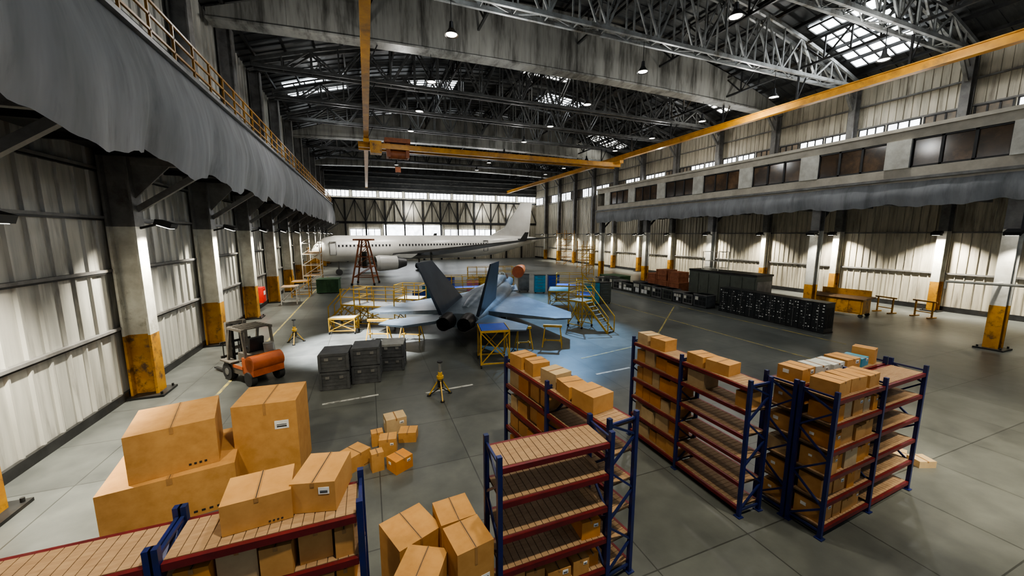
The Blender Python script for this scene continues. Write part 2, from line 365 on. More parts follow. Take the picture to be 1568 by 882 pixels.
while x<XR-1: b.beam((x,YN,zroof(x)-.3),(x,YE,zroof(x)-.3),.14,.25,STEELD); x+=2.1
b.obj('roof_purlins')
def rail(x):
    b=MB(); b.bb(x-.25,x+.25,YN,91.5,16.5,16.56,CRY); b.bb(x-.25,x+.25,YN,91.5,17.04,17.1,CRY); b.bb(x-.05,x+.05,YN,91.5,16.56,17.04,CRY)
    for y in RY:
        if y>0: b.beam((x,y,17.1),(x,y,19.0),.12,.12,STEELD); b.beam((x,y,17.1),(x+.9,y,19.0),.08,.08,STEELD)
    b.obj('crane_runway_beam')
rail(.45); rail(34)
b=MB()
for y in(46.4,47.9):
    b.bb(-.4,34.6,y-.2,y+.2,15.7,16.2,CRY); b.bb(-.4,34.6,y-.28,y+.28,16.16,16.24,CRY)
for x in(.45,34): b.bb(x-.3,x+.3,45.2,49.1,16.05,16.45,CRY)
b.bb(2.4,5.2,46,48.3,16.42,16.9,ORD); b.cyl((2.8,47.1,15.3),(4.9,47.1,15.3),.5,.5,ORD,14); b.bb(2.6,3.0,46.4,47.8,14.9,16.4,ORD); b.bb(4.7,5.1,46.4,47.8,14.9,16.4,ORD)
b.beam((3.8,47.1,15.4),(3.8,47.1,13.8),.06,.06,BLACK); b.box((3.8,47.1,13.6),(.6,.4,.6),ORD); b.cyl((3.8,47.1,13.4),(3.8,47.1,12.9),.12,.05,STEELD,8)
b.bb(0.8,2.0,44.9,46.1,14.9,16.2,YELR)
for i in range(24): b.beam((1+i*1.4,46.6,16.1),(1+i*1.4+.7,47.7,16.1),.06,.06,CRY)
b.obj('overhead_crane')
def spot(name,loc,tgt,e,c=(1,1,1),ang=60,size=.2,blend=.5):
    l=bpy.data.lights.new(name,'SPOT'); l.energy=e; l.color=c; l.spot_size=R(ang); l.spot_blend=blend; l.shadow_soft_size=size
    o=bpy.data.objects.new(name,l); col.objects.link(o); o.location=loc
    o.rotation_euler=(Vector(tgt)-Vector(loc)).to_track_quat('-Z','Y').to_euler(); return o
def pend(x,y,light=0,colr=(1,.93,.8),ang=100):
    b=MB(); b.cyl((x,y,17.75),(x,y,19.3),.02,.02,BLACK,6); b.cyl((x,y,17.45),(x,y,17.8),.14,.1,BLACK,12)
    b.cyl((x,y,17.1),(x,y,17.45),.38,.15,STEELD,18,caps=False); b.cyl((x,y,17.14),(x,y,17.18),.3,.3,LAMPE,16)
    b.obj('pendant_lamp')
    if light: spot('pendant_light',(x,y,17.0),(x,y,0),light,colr,ang,.35,.6)
E={ (18.3,15.4):600,(5,8.4):3300,(18.3,8.4):1700,(18.3,29.4):1200,(31.5,43.4):2500,(5,43.4):2200,(18.3,43.4):1500,(18.3,57.4):5500,(5,57.4):5500,(31.5,64.4):4000}
for x in(5,18.3,31.5):
    for k in range(9):
        y=8.4+7*k; pend(x,y, E.get((x,round(y,1)),0), (1,.92,.76) if y<20 else (1,.96,.9),110)
for i,y in enumerate(LY[:11]): spot('flood_light',(XL+1.9,y+.1,6.2),(XL+.1,y+.1,1.4),{1:6500,2:4600,3:4200,4:3600}.get(i,2400),(1,.94,.80),112,.1,.8)
for i,y in enumerate(RY[1:12]): spot('flood_light',(XR-1.9,y,5.95),(XR-.2,y,1.3),6500 if i<3 else 4200,(1,.94,.80),116,.1,.8)
for y in FY[1:]: spot('flood_light',(29.5,y-.4,5.9),(31.2,y-.2,2.6),1100,(1,.95,.84),64,.1,.8)
# ---------------------------------------------------------------- cardboard boxes
def cbox(b,c,d,rz=0,m=None,label=None,tape=True,rx=0,ry=0):
    m=m or CB; old=b.M.copy()
    b.M=old@Matrix.Translation(Vector(c))@Matrix.Rotation(rz,4,'Z')@Matrix.Rotation(rx,4,'X')@Matrix.Rotation(ry,4,'Y')
    w,l,h=d; b.box((0,0,h/2),(w,l,h),m)
    e=.003
    if tape:
        tw=max(.04,w*.045); b.box((0,0,h+.001),(tw,l+.004,.003),TAPE)
        b.box((0,-l/2-e,h-h*.07),(tw,.004,h*.14),TAPE)
    b.box((0,0,h+.003),(.008,l,.003),INK)
    if label is None: label=random.random()<.4
    if label:
        lw=min(w,l)*.24; b.box((w*.25,-l/2-.003,h*.72),(lw,.005,lw*.7),LABEL); b.box((w*.25,-l/2-.006,h*.72),(lw*.7,.003,lw*.06),INK); b.box((w*.25,-l/2-.006,h*.72-lw*.15),(lw*.7,.003,lw*.12),INK)
        b.box((-w/2-.003,l*.15,h*.65),(.005,lw,lw*.7),LABEL)
    if w>.6:
        for q in range(4): b.box((w*.16+q*w*.06,-l/2-.003,h*.1),(w*.03,.004,h*.045),INK)
    b.M=old
def fill(b,x0,x1,z,full=.85,hmax=.42,mm=None,dep=.6,hmin=.2):
    x=x0+.03
    while x<x1-.2:
        w=random.uniform(.28,.5); w=min(w,x1-x-.02)
        if w<.18: break
        if random.random()<full:
            h=random.uniform(hmin,hmax); l=random.uniform(.4,.54)
            cbox(b,(x+w/2,dep/2+random.uniform(-.03,.03),z+.001),(w-.03,l,h),R(random.uniform(-3,3)),random.choice(mm or [CB,CB,CB2,CBP]))
            if h<.25 and hmax>.4 and random.random()<.5: cbox(b,(x+w/2,dep/2,z+h+.006),(w*.7,l*.7,.15),R(random.uniform(-6,6)),CB2)
        x+=w
LV=[.22,.76,1.30,1.84,2.38,2.90]
def rack(x,y,rz,nb,fills=[],tops=[],hmin=.2):
    b=MB(); L=1.8; D=.6
    for i in range(nb+1):
        for yy in(0,D):
            b.box((i*L,yy,1.535),(.07,.07,3.07),BLUE); b.box((i*L,yy,.01),(.14,.14,.02),BLUE)
        z=.15;k=0
        while z<2.8:
            z2=min(z+.5,2.95)
            b.beam((i*L,0 if k%2 else D,z),(i*L,D if k%2 else 0,z2),.035,.035,BLUE); z=z2;k+=1
        for zz in(.15,2.95): b.beam((i*L,0,zz),(i*L,D,zz),.035,.035,BLUE)
    for i in range(nb):
        for z in LV:
            for yy in(0,D): b.bb(i*L+.04,(i+1)*L-.04,yy-.025,yy+.025,z-.085,z-.005,RED)
            b.bb(i*L+.04,(i+1)*L-.04,.03,D-.03,z-.05,z-.014,WOODD)
            n=16; w=(L-.08)/n
            for j in range(n): b.bb(i*L+.04+j*w,i*L+.04+j*w+w*.92,.03,D-.03,z-.03,z,WOODP)
    b.obj('storage_rack',(x,y,0),rz)
    if fills or tops:
        c=MB()
        for (bay,lv,f) in fills:
            fill(c,bay*L+.06,(bay+1)*L-.06,LV[lv],f,.4,hmin=hmin)
        for t in tops: cbox(c,(t[0],t[1],LV[5]+.002+(t[6] if len(t)>6 else 0)),(t[2],t[3],t[4]),R(t[5]),t[7] if len(t)>7 else None)
        c.obj('cardboard_boxes',(x,y,0),rz)
rack(1.5,4.36,0,1,[(0,1,.75),(0,0,.8),(0,2,.3)],[])
rack(4.1,4.78,R(97.6),2,[(1,k,1) for k in range(5)],[(.75,.32,.55,.5,.32,4),(1.35,.3,.5,.45,.26,-8),(1.95,.28,.5,.42,.3,5,0,CBP),(2.65,.3,.42,.42,.3,-5,0,CB),(3.2,.34,.46,.45,.3,6)],.3)
rack(7.75,5.0,R(90),2,[(1,k,1) for k in range(5)]+[(0,4,.15)],[(.9,.3,.55,.45,.26,8,0),(1.45,.32,.5,.45,.26,-4,0),(2.75,.3,.5,.45,.3,6,0),(3.3,.3,.45,.45,.3,-4,0,CBP)],.3)
rack(8.12,4.0,R(3),2,[(0,k,1) for k in range(5)],[(.35,.3,.5,.48,.3,5),(.95,.32,.5,.48,.28,-4),(1.5,.3,.45,.46,.26,3)],.28)
rack(8.08,4.7,R(3),2,[(0,k,1) for k in range(5)]+[(1,3,.4),(1,1,.3)],[(.5,.3,.5,.48,.3,3),(1.15,.3,.45,.4,.26,-6,0,CBW),(1.7,.3,.5,.45,.24,3,0,CBW),(2.3,.3,.5,.48,.26,-3),(2.85,.3,.4,.42,.2,6,0,TEAL),(3.3,.3,.3,.42,.36,12)],.28)
rack(-2.03,4.15,0,1,[(0,4,1),(0,3,1),(0,2,1)],[],.33)
rack(-3.88,4.15,0,1,[],[])
def single(c,d,rz,m=None,label=None,rx=0,ry=0,name='cardboard_box'):
    b=MB(); cbox(b,(0,0,0),d,0,m,label); o=b.obj(name,c,R(rz)); o.rotation_euler[0]=rx; o.rotation_euler[1]=ry
single((-1.26,4.58,2.905),(.64,.52,.34),5,label=False); single((-.64,4.64,2.905),(.48,.6,.36),-14)
single((-4.25,10.1,.0),(2.2,1.9,1.0),10,label=False); single((-4.2,10.05,1.005),(1.45,1.45,1.02),14,label=False)
single((-2.46,10.55,0),(1.34,1.25,2.03),-3,label=True)
single((.4,5.45,0),(.7,.7,1.52),22,label=False); single((1.08,5.4,0),(.56,.55,1.65),5,label=False); single((1.11,4.6,0),(.54,.54,1.85),10); single((.46,4.6,0),(.58,.58,1.6),-28,label=False)
for (x,y,w,h,r,m) in [(.52,11.4,.6,.5,8,CBP),(.85,10.75,.5,.3,-15,CB),(-.02,10.8,.32,.4,5,CB),(.26,10.2,.45,.5,-8,CB),(.5,9.4,.5,.35,30,CB2),(-.05,9.55,.3,.5,10,CB),(-.6,9.95,.62,.42,38,CB)]:
    single((x,y,0),(w,w*.85,h),r,m)
single((12.9,4.9,0),(.5,.35,.3),20,CBP); single((13.35,4.6,0),(.45,.35,.18),-20,CBP)
# ---------------------------------------------------------------- crates
def gcrate(x,y,w,l,n,rz,h=.68,lid=CRATEG):
    b=MB()
    for i in range(n):
        z=i*(h+.02)
        b.box((0,0,z+h/2),(w,l,h-.08),CRATEG)
        b.box((0,0,z+h-.05),(w+.05,l+.05,.1),lid if i==n-1 else CRATEG); b.box((0,0,z+.06),(w+.05,l+.05,.1),CRATEG)
        for j in range(3): b.box((0,0,z+.2+j*.14),(w+.03,l+.03,.04),CRATEG)
        for a in(-1,1):
            for c in(-1,1): b.box((a*w/2,c*l/2,z+h/2),(.1,.1,h-.06),CRATEG)
            b.box((a*w*.25,-l/2-.03,z+h*.7),(.14,.04,.1),STEELG)
    b.obj('transport_crate',(x,y,0),R(rz))
gcrate(-1.4,16.0,1.0,1.1,2,-6,.72); gcrate(-.25,16.25,1.0,1.1,2,-6,.74); gcrate(.85,17.3,.95,1.0,2,-10,.6,CRATEL)
# ---------------------------------------------------------------- jack stands
def jack(x,y,h=1.3):
    b=MB(); b.cyl((0,0,.35),(0,0,h*.72),.08,.08,YEL,12); b.cyl((0,0,h*.72),(0,0,h),.05,.05,STEELG,10); b.cyl((0,0,h),(0,0,h+.05),.1,.1,STEELD,12)
    b.cyl((0,0,h*.55),(0,0,h*.62),.13,.13,YEL,12); b.cyl((0,0,h*.3),(0,0,h*.5),.11,.11,BLACK,12)
    for k in range(3):
        a=k*2.094+.5; p=(.46*math.cos(a),.46*math.sin(a),.03); b.beam((0,0,h*.58),p,.04,.04,YEL); b.beam((0,0,.38),p,.04,.04,STEELD); b.cyl((p[0],p[1],0),(p[0],p[1],.04),.08,.08,STEELD,10)
    b.obj('jack_stand',(x,y,0))
jack(2.27,13.3,1.35); jack(-4.05,23.3)
# ---------------------------------------------------------------- forklift (forward = +y)
b=MB(); b.M=Matrix.Scale(1.08,4)
b.box((0,-.8,.72),(1.1,.75,.62),ORG); b.cyl((-.55,-.95,.85),(.55,-.95,.85),.3,.3,ORG,18); b.box((0,.1,.5),(1.1,1.3,.34),TAUPE); b.box((0,-.3,.98),(.85,.75,.3),TAUPE)
b.box((0,-.15,1.2),(.5,.5,.14),BLACK,rx=.05); b.box((0,-.42,1.45),(.5,.12,.5),BLACK,rx=.15)
for sx in(-.5,.5):
    b.beam((sx,-.65,1.0),(sx,-.5,2.05),.08,.08,TAUPE); b.beam((sx,.68,.7),(sx,.35,2.05),.08,.08,TAUPE); b.beam((sx,-.6,2.05),(sx,.45,2.05),.09,.09,TAUPE)
    b.beam((sx*.6,1.0,.1),(sx*.6,1.0,2.15),.12,.16,TAUPE); b.beam((sx*.3,1.02,.1),(sx*.3,1.02,2.05),.08,.12,STEELD)
    b.box((sx*.55,1.75,.1),(.12,1.2,.05),STEELD); b.beam((sx*.55,1.12,.08),(sx*.55,1.12,.9),.1,.05,STEELD)
    b.cyl((sx-.12,.6,.34),(sx+.12,.6,.34),.34,.34,RUB,18); b.cyl((sx-.1,-.85,.27),(sx+.1,-.85,.27),.27,.27,RUB,18)
    b.cyl((sx-.13,.6,.34),(sx+.13,.6,.34),.14,.14,STEELG,12)
    b.box((sx,.6,.74),(.3,.8,.05),TAUPE); b.box((sx*1.11,-.1,.62),(.02,.7,.12),ORG)
for y in(-.5,-.3,-.1,.1,.3,.45): b.beam((-.5,y,2.08),(.5,y,2.08),.06,.05,TAUPE)
for z in(.25,1.1,2.12): b.beam((-.35,1.0,z),(.35,1.0,z),.08,.12,TAUPE)
for z in(.3,.8,1.35): b.beam((-.55,1.12,z),(.55,1.12,z),.05,.09,STEELD)
for i in range(6): b.beam((-.45+i*.18,1.12,.3),(-.45+i*.18,1.12,1.4),.03,.03,STEELD)
b.cyl((0,.35,.75),(0,.22,1.12),.03,.03,BLACK,8); b.cyl((0,.24,1.10),(0,.22,1.13),.17,.17,BLACK,14)
b.cyl((.3,-.7,1.1),(.3,-.7,1.45),.18,.18,STEELG,14)
b.obj('forklift',(-4.8,18.1,0),R(40))
# ---------------------------------------------------------------- fighter jet
def ring(y,w,zc,h,n=20,p=2.6,zt=1.0):
    r=[]
    for i in range(n):
        t=2*math.pi*i/n; c,s=math.cos(t),math.sin(t)
        r.append((w*math.copysign(abs(c)**(2/p),c),y,zc+h*(zt if s>0 else 1)*math.copysign(abs(s)**(2/p),s)))
    return r
b=MB()
b.loft([ring(.2,1.15,1.35,.4),ring(1.5,1.35,1.35,.5),ring(4,1.55,1.4,.62),ring(8,1.6,1.45,.7),ring(10.5,1.45,1.5,.68),ring(12,.95,1.6,.62),ring(14,.72,1.65,.55),ring(16,.58,1.6,.45),ring(17.2,.42,1.55,.36)],JET)
b.loft([ring(9.8,.7,1.9,.4,p=2),ring(11,.6,2.2,.35,p=2),ring(12.5,.55,2.3,.45,p=2)],JET)
b.loft([ring(1.5,.25,1.75,.15,p=2),ring(4,.5,1.95,.25,p=2),ring(8,.65,2.05,.3,p=2),ring(10.5,.6,2.15,.3,p=2)],JET)
b.loft([ring(11.6,.3,2.35,.2,p=2),ring(12.3,.48,2.35,.45,p=2),ring(13.5,.5,2.25,.52,p=2),ring(14.8,.38,2.05,.4,p=2),ring(15.7,.1,1.95,.12,p=2)],CANG)
for s in(-1,1):
    b.loft([[(s*.95+p[0],p[1],p[2]) for p in ring(6,.5,1.35,.5,12,6)],[(s*1.05+p[0],p[1],p[2]) for p in ring(11.3,.42,1.4,.48,12,6)]],JET,smooth=False)
    b.box((s*1.05,11.31,1.4),(.7,.03,.8),BLACK)
    b.cyl((s*.56,.3,1.35),(s*.56,-.75,1.35),.46,.36,JETM,20,caps=False); b.cyl((s*.56,.1,1.35),(s*.56,.05,1.35),.44,.44,BLACK,20)
    b.cyl((s*.56,-.74,1.35),(s*.56,.2,1.35),.32,.38,BLACK,20,caps=False)
    def wing(pts,z0,z1,t0,t1,m):
        bot=[];top=[]
        xm=min(p[0] for p in pts);xM=max(p[0] for p in pts)
        for (x,y) in pts:
            q=(x-xm)/(xM-xm); z=z0+(z1-z0)*q; t=t0+(t1-t0)*q; bot.append((s*x,y,z-t/2)); top.append((s*x,y,z+t/2))
        b.slab(bot,top,m)
    wing([(1.2,10.6),(2.6,8.1),(6.1,3.3),(6.1,1.7),(5.2,1.3),(1.2,1.9)],1.45,1.35,.3,.08,JET)
    wing([(1.2,13.6),(1.9,10.2),(1.2,9.5)],1.6,1.6,.15,.05,JET)
    wing([(1.1,1.8),(3.9,-.3),(3.9,-1.3),(2.4,-1.6),(1.1,-.4)],1.35,1.35,.16,.06,JET)
    lo=[(s*.95,.3,1.6),(s*.95,4.8,1.7),(s*1.15,4.8,1.7),(s*1.15,.3,1.6)]
    hi=[(s*1.95,-.6,4.55),(s*1.95,1.6,4.55),(s*2.02,1.6,4.55),(s*2.02,-.6,4.55)]
    b.slab(lo,hi,JETD)
    b.cyl((s*1.3,5.8,1.2),(s*1.55,5.6,.38),.09,.07,STEELG,10); b.cyl((s*1.42,5.6,.38),(s*1.72,5.6,.38),.38,.38,RUB,18); b.cyl((s*1.40,5.6,.38),(s*1.74,5.6,.38),.18,.18,WHITEP,12)
    b.box((s*1.9,6.0,.85),(.04,1.1,.7),JET)
b.cyl((0,13.2,1.3),(0,13.0,.3),.07,.06,STEELG,10); b.cyl((-.12,13,.28),(.12,13,.28),.28,.28,RUB,16)
b.cyl((0,17.2,1.55),(0,17.35,1.55),.34,.34,STEELG,18)
b.loft([[(p[0]+.9+d*.25,p[1],p[2]+.5+d*.3) for p in ring(17.2+d*.6,w,1.9,w,16,2)] for d,w in((0,.6),(.5,.55),(1.0,.4),(1.5,.2),(1.8,.04))],ORG)
b.obj('fighter_jet',(4.35,19.5,0),R(-30))
# ---------------------------------------------------------------- airliner (local x along fuselage nose->tail)
b=MB()
cr=lambda x,r,z,n=28:[(x,r*math.cos(2*math.pi*i/n),z+r*math.sin(2*math.pi*i/n)) for i in range(n)]
b.loft([cr(0,.3,3.5),cr(.3,.85,3.6),cr(.9,1.35,3.75),cr(1.8,1.75,3.9),cr(3.2,1.95,4.0),cr(27,1.95,4.0),cr(31,1.75,4.2),cr(35,1.25,4.6),cr(39,.65,5.0),cr(41.5,.2,5.2)],AIRW)
for i in range(48):
    x=3.4+i*.52
    if 11<x<11.8: continue
    b.box((x,-1.92,4.45),(.2,.1,.3),BLACK)
for x in(2.6,27.8):
    for dx in(-.42,.42): b.box((x+dx,-1.86,4.1),(.04,.14,1.9),AIRG)
    for dz in(-.95,.95): b.box((x,-1.75 if dz>0 else -1.72,4.1+dz),(.85,.3,.04),AIRG)
for s in(-1,1):
    lo=[(11,s*1.5,2.9),(18.5,s*1.5,2.9),(20.5,s*6,3.5),(26,s*17,5.2),(24.6,s*17,5.2)]
    b.slab([(p[0],p[1],p[2]-.25 if abs(p[1])<10 else p[2]-.05) for p in lo],[(p[0],p[1],p[2]+.25 if abs(p[1])<10 else p[2]+.05) for p in lo],AIRG)
    b.slab([(26.0,s*17,5.2),(24.8,s*17,5.2),(25.6,s*17.3,6.4),(26.2,s*17.3,6.4)],[(26.0,s*17.1,5.2),(24.8,s*17.1,5.2),(25.6,s*17.4,6.4),(26.2,s*17.4,6.4)],AIRG)
    ex,ey,ez=9.6,s*6.2,2.0
    b.cyl((ex-2.2,ey,ez),(ex-1.7,ey,ez),1.0,1.15,AIRW,24,caps=False); b.cyl((ex-1.7,ey,ez),(ex+.8,ey,ez),1.15,1.0,AIRW,24,caps=False); b.cyl((ex+.8,ey,ez),(ex+2.2,ey,ez),1.0,.55,AIRG,24)
    b.cyl((ex-1.9,ey,ez),(ex-1.8,ey,ez),1.0,1.0,BLACK,24); b.cyl((ex-2.2,ey,ez),(ex-1.8,ey,ez),.1,.4,STEELG,14)
    b.slab([(ex-.5,ey-.12,ez+.9),(ex+3,ey-.12,ez+.6),(ex+4,ey-.12,3.2),(ex+1.2,ey-.12,3.2)],[(ex-.5,ey+.12,ez+.9),(ex+3,ey+.12,ez+.6),(ex+4,ey+.12,3.2),(ex+1.2,ey+.12,3.2)],AIRW)
    b.slab([(35,s*.6,5.0),(38.8,s*.6,5.0),(40.8,s*6.5,5.6),(39.4,s*6.5,5.6)],[(35,s*.6,5.25),(38.8,s*.6,5.25),(40.8,s*6.5,5.7),(39.4,s*6.5,5.7)],AIRG)
    b.cyl((17,s*3,2.8),(17,s*3,.6),.18,.16,STEELG,10); b.cyl((17,s*3-.5,.6),(17,s*3+.5,.6),.6,.6,RUB,18)
b.slab([(29.5,-.18,5.7),(38.6,-.12,5.7),(39.4,-.06,12.4),(36.8,-.06,12.4),(32.9,-.12,7.4)],[(29.5,.18,5.7),(38.6,.12,5.7),(39.4,.06,12.4),(36.8,.06,12.4),(32.9,.12,7.4)],AIRW)
b.cyl((3.5,0,2.4),(3.5,0,.45),.14,.12,STEELG,10); b.cyl((3.5,-.35,.45),(3.5,.35,.45),.45,.45,RUB,16)
for y in(-1,-.4,.4,1): b.box((.75,y*.8,4.35),(.25,.4,.35),BLACK)
b.obj('airliner',(-7.6,61.0,0),R(12))
# ---------------------------------------------------------------- service platforms
def platform(x,y,w,l,z,rz,stairs=None,name='maintenance_platform',top=None,rail=True,m=None):
    m=m or YEL; b=MB(); top=top or STEELG
    b.bb(-w/2,w/2,-l/2,l/2,z-.06,z,top)
    for a in(-w/2,w/2):
        for c in(-l/2,l/2):
            b.beam((a,c,.12),(a,c,z+(1.05 if rail else 0)),.055,.055,m); b.cyl((a-.03,c,.08),(a+.03,c,.08),.08,.08,RUB,10)
        b.beam((a,-l/2,.2),(a,l/2,z-.1),.04,.04,m); b.beam((a,-l/2,z-.1),(a,l/2,.2),.04,.04,m)
    for c in(-l/2,l/2):
        b.beam((-w/2,c,.2),(w/2,c,z-.1),.04,.04,m); b.beam((-w/2,c,z-.1),(w/2,c,.2),.04,.04,m)
        b.beam((-w/2,c,.2),(w/2,c,.2),.05,.05,m); b.beam((-w/2,c,z-.05),(w/2,c,z-.05),.06,.1,m)
        if rail:
            for zz in(z+.5,z+1.05): b.beam((-w/2,c,zz),(w/2,c,zz),.045,.045,m)
            n=max(1,int(w/1.0))
            for i in range(1,n): b.beam((-w/2+w*i/n,c,z),(-w/2+w*i/n,c,z+1.05),.045,.045,m)
    for a in(-w/2,w/2):
        b.beam((a,-l/2,z-.05),(a,l/2,z-.05),.06,.1,m)
        if rail and not(stairs and a==w/2*stairs):
            for zz in(z+.5,z+1.05): b.beam((a,-l/2,zz),(a,l/2,zz),.045,.045,m)
    if stairs:
        s=stairs; run=z*1.0
        for c in(-.35,.35):
            b.beam((s*w/2,c,z-.05),(s*(w/2+run),c,.03),.05,.12,m); b.beam((s*w/2,c,z+1.0),(s*(w/2+run),c,1.0),.05,.05,m); b.beam((s*(w/2+run),c,.03),(s*(w/2+run),c,1.0),.05,.05,m)
        n=max(3,int(z/.22))
        for i in range(n): q=(i+.5)/n; b.box((s*(w/2+run*q),0,z*(1-q)),(.22,.7,.03),STEELG)
    b.obj(name,(x,y,0),R(rz))
platform(.6,26.3,2.8,1.6,1.4,-30)
platform(-.9,28.0,1.4,1.6,1.3,-30,-1)
platform(5.3,16.2,1.3,1.4,1.75,-10,None,top=BLUEP,rail=False)
platform(12.9,20.9,1.1,1.1,1.8,-68,1)
platform(15.3,24.2,1.3,2.0,1.6,-30,top=BLUEP)
platform(8.6,33.8,5.0,1.4,1.2,-10,top=BLUEP)
platform(17.5,30.4,2.4,1.5,1.4,-30,1,top=BLUEP)
platform(14.9,27.6,1.6,2.6,1.5,-30,None,top=TEAL,rail=False)
platform(3.0,30.2,2.0,1.5,1.1,-30,top=WHITEP)
platform(12.5,39.0,5,1.4,1.5,-12)
def trestle(x,y,h=1.15,rz=0,w=1.2):
    b=MB(); b.box((0,0,h),(w,.18,.12),YEL)
    for a in(-w/2+.1,w/2-.1):
        for c in(-.35,.35): b.beam((a,0,h),(a+(.12 if a>0 else -.12),c,.02),.05,.05,YEL)
        b.beam((a,-.25,.35),(a,.25,.35),.04,.04,YEL)
    b.beam((-w/2,0,.35),(w/2,0,.35),.05,.05,YEL); b.obj('wing_trestle',(x,y,0),R(rz))
trestle(.35,22.3,1.15,-20); trestle(2.1,21.5,1.15,-30); trestle(9.1,17.5,1.15,-30,1.0); trestle(7.5,17.7,1.15,-10,.8)
def cabinet(x,y,w,l,h,m,rz,name='tool_cabinet'):
    b=MB(); b.box((0,0,h/2+.06),(w,l,h-.12),m); b.box((0,0,h-.02),(w+.04,l+.04,.05),STEELD)
    n=5
    for i in range(n): b.box((0,-l/2-.01,.15+(h-.25)*(i+.5)/n),(w*.9,.03,(h-.25)/n*.85),m); b.box((0,-l/2-.04,.15+(h-.25)*(i+.75)/n),(w*.5,.03,.03),STEELG)
    for a in(-1,1):
        for c in(-1,1): b.cyl((a*w*.4-.03,c*l*.4,.06),(a*w*.4+.03,c*l*.4,.06),.06,.06,RUB,10)
    b.obj(name,(x,y,0),R(rz))
for (x,y,m,h) in [(6.0,37.5,PINK,1.6),(7.5,37.3,BLUEP,1.8),(11,36.3,YEL,1.8),(5.2,35.2,TEAL,1.3),(9.8,36.6,PINK,1.5),(17.9,27.2,TEAL,2.0),(19.3,27.5,CABG,1.9),(16.6,35,TEAL,1.9),(18,34.6,BLUEP,1.9),(4.0,32.9,BLUEP,1.2),(15.4,36.5,STEELG,1.9)]:
    cabinet(x,y,1.1,.7,h,m,random.uniform(-25,5))
platform(-1.6,24.8,1.5,.8,1.0,-15,None,'work_table',WHITEP,False)
# ---------------------------------------------------------------- A-frame gantry
b=MB()
for s in(-1,1):
    for e in(-1,1):
        b.beam((s*1.3,e*1.2,.1),(s*.35,e*.5,5.4),.16,.16,ORD)
        b.cyl((s*1.3-.1,e*1.2,.15),(s*1.3+.1,e*1.2,.15),.15,.15,RUB,10)
    for z in(1,2.2,3.4,4.6):
        q=z/5.4; b.beam((s*(1.3-.95*q),-1.2+.7*q,z),(s*(1.3-.95*q),1.2-.7*q,z),.1,.1,ORD)
for e in(-1,1):
    for z in(1,2.2,3.4,4.6):
        q=z/5.4; xx=1.3-.95*q; yy=e*(1.2-.7*q); b.beam((-xx,yy,z),(xx,yy,z),.1,.1,ORD)
        q2=(z+1.2)/5.4 if z<4.5 else 1; b.beam((-xx,yy,z),(1.3-.95*min(q2,1),e*(1.2-.7*min(q2,1)),min(z+1.2,5.4)),.07,.07,ORD)
b.box((0,0,5.45),(2.2,1.3,.2),ORD); b.box((0,0,3.0),(.5,.5,2.0),STEELD)
b.obj('tail_dock_gantry',(-.4,49,0),R(-15))
def scaffold(x,y,w,l,h,m,rz=0,name='scaffold_tower'):
    b=MB()
    for a in(-w/2,w/2):
        for c in(-l/2,l/2): b.beam((a,c,0),(a,c,h),.07,.07,m)
    z=.3;k=0
    while z<h:
        for a in(-w/2,w/2): b.beam((a,-l/2,z),(a,l/2,z),.05,.05,m)
        for c in(-l/2,l/2): b.beam((-w/2,c,z),(w/2,c,z),.05,.05,m); 
        if z+1.2<h:
            for c in(-l/2,l/2): b.beam((-w/2,c,z),(w/2,c,z+1.2),.04,.04,m)
        if k%2: b.bb(-w/2,w/2,-l/2,l/2,z,z+.05,WOODP)
        z+=1.2;k+=1
    b.obj(name,(x,y,0),R(rz))
scaffold(-5.9,47.5,1.8,2.2,6.6,WHITEP); scaffold(-6.3,41.5,1.5,1.6,2.0,YELR,0,'steel_shelf_cart'); scaffold(-6.6,37.5,1.2,1.4,1.6,WHITEP,0,'steel_shelf_cart'); scaffold(-6.2,52,1.4,1.4,4.5,YELR)
scaffold(38,68,2.5,2.5,7,YELR,10); scaffold(36.5,58,2,2,5,YELR); scaffold(30.6,47.8,1.3,1.3,4.6,YEL)
def container(x,y,w,l,h,m,rz,name):
    b=MB(); b.box((0,0,h/2+.1),(w,l,h-.1),m)
    n=int(w/.3)
    for i in range(n+1): b.box((-w/2+w*i/n,-l/2-.03,h/2+.1),(.08,.06,h-.1),m)
    n=int(l/.3)
    for i in range(n+1): b.box((-w/2-.03,-l/2+l*i/n,h/2+.1),(.06,.08,h-.1),m)
    for z in(.12,h+.02): b.box((0,0,z),(w+.14,l+.14,.1),m)
    for a in(-1,1): b.box((a*w*.35,0,.035),(.12,l,.07),STEELD)
    b.obj(name,(x,y,0),R(rz))
container(-4.0,43.5,2.0,1.7,1.4,GREEN,-5,'green_container'); container(28.6,38.5,2.2,3.0,1.0,GREEN,0,'green_container')
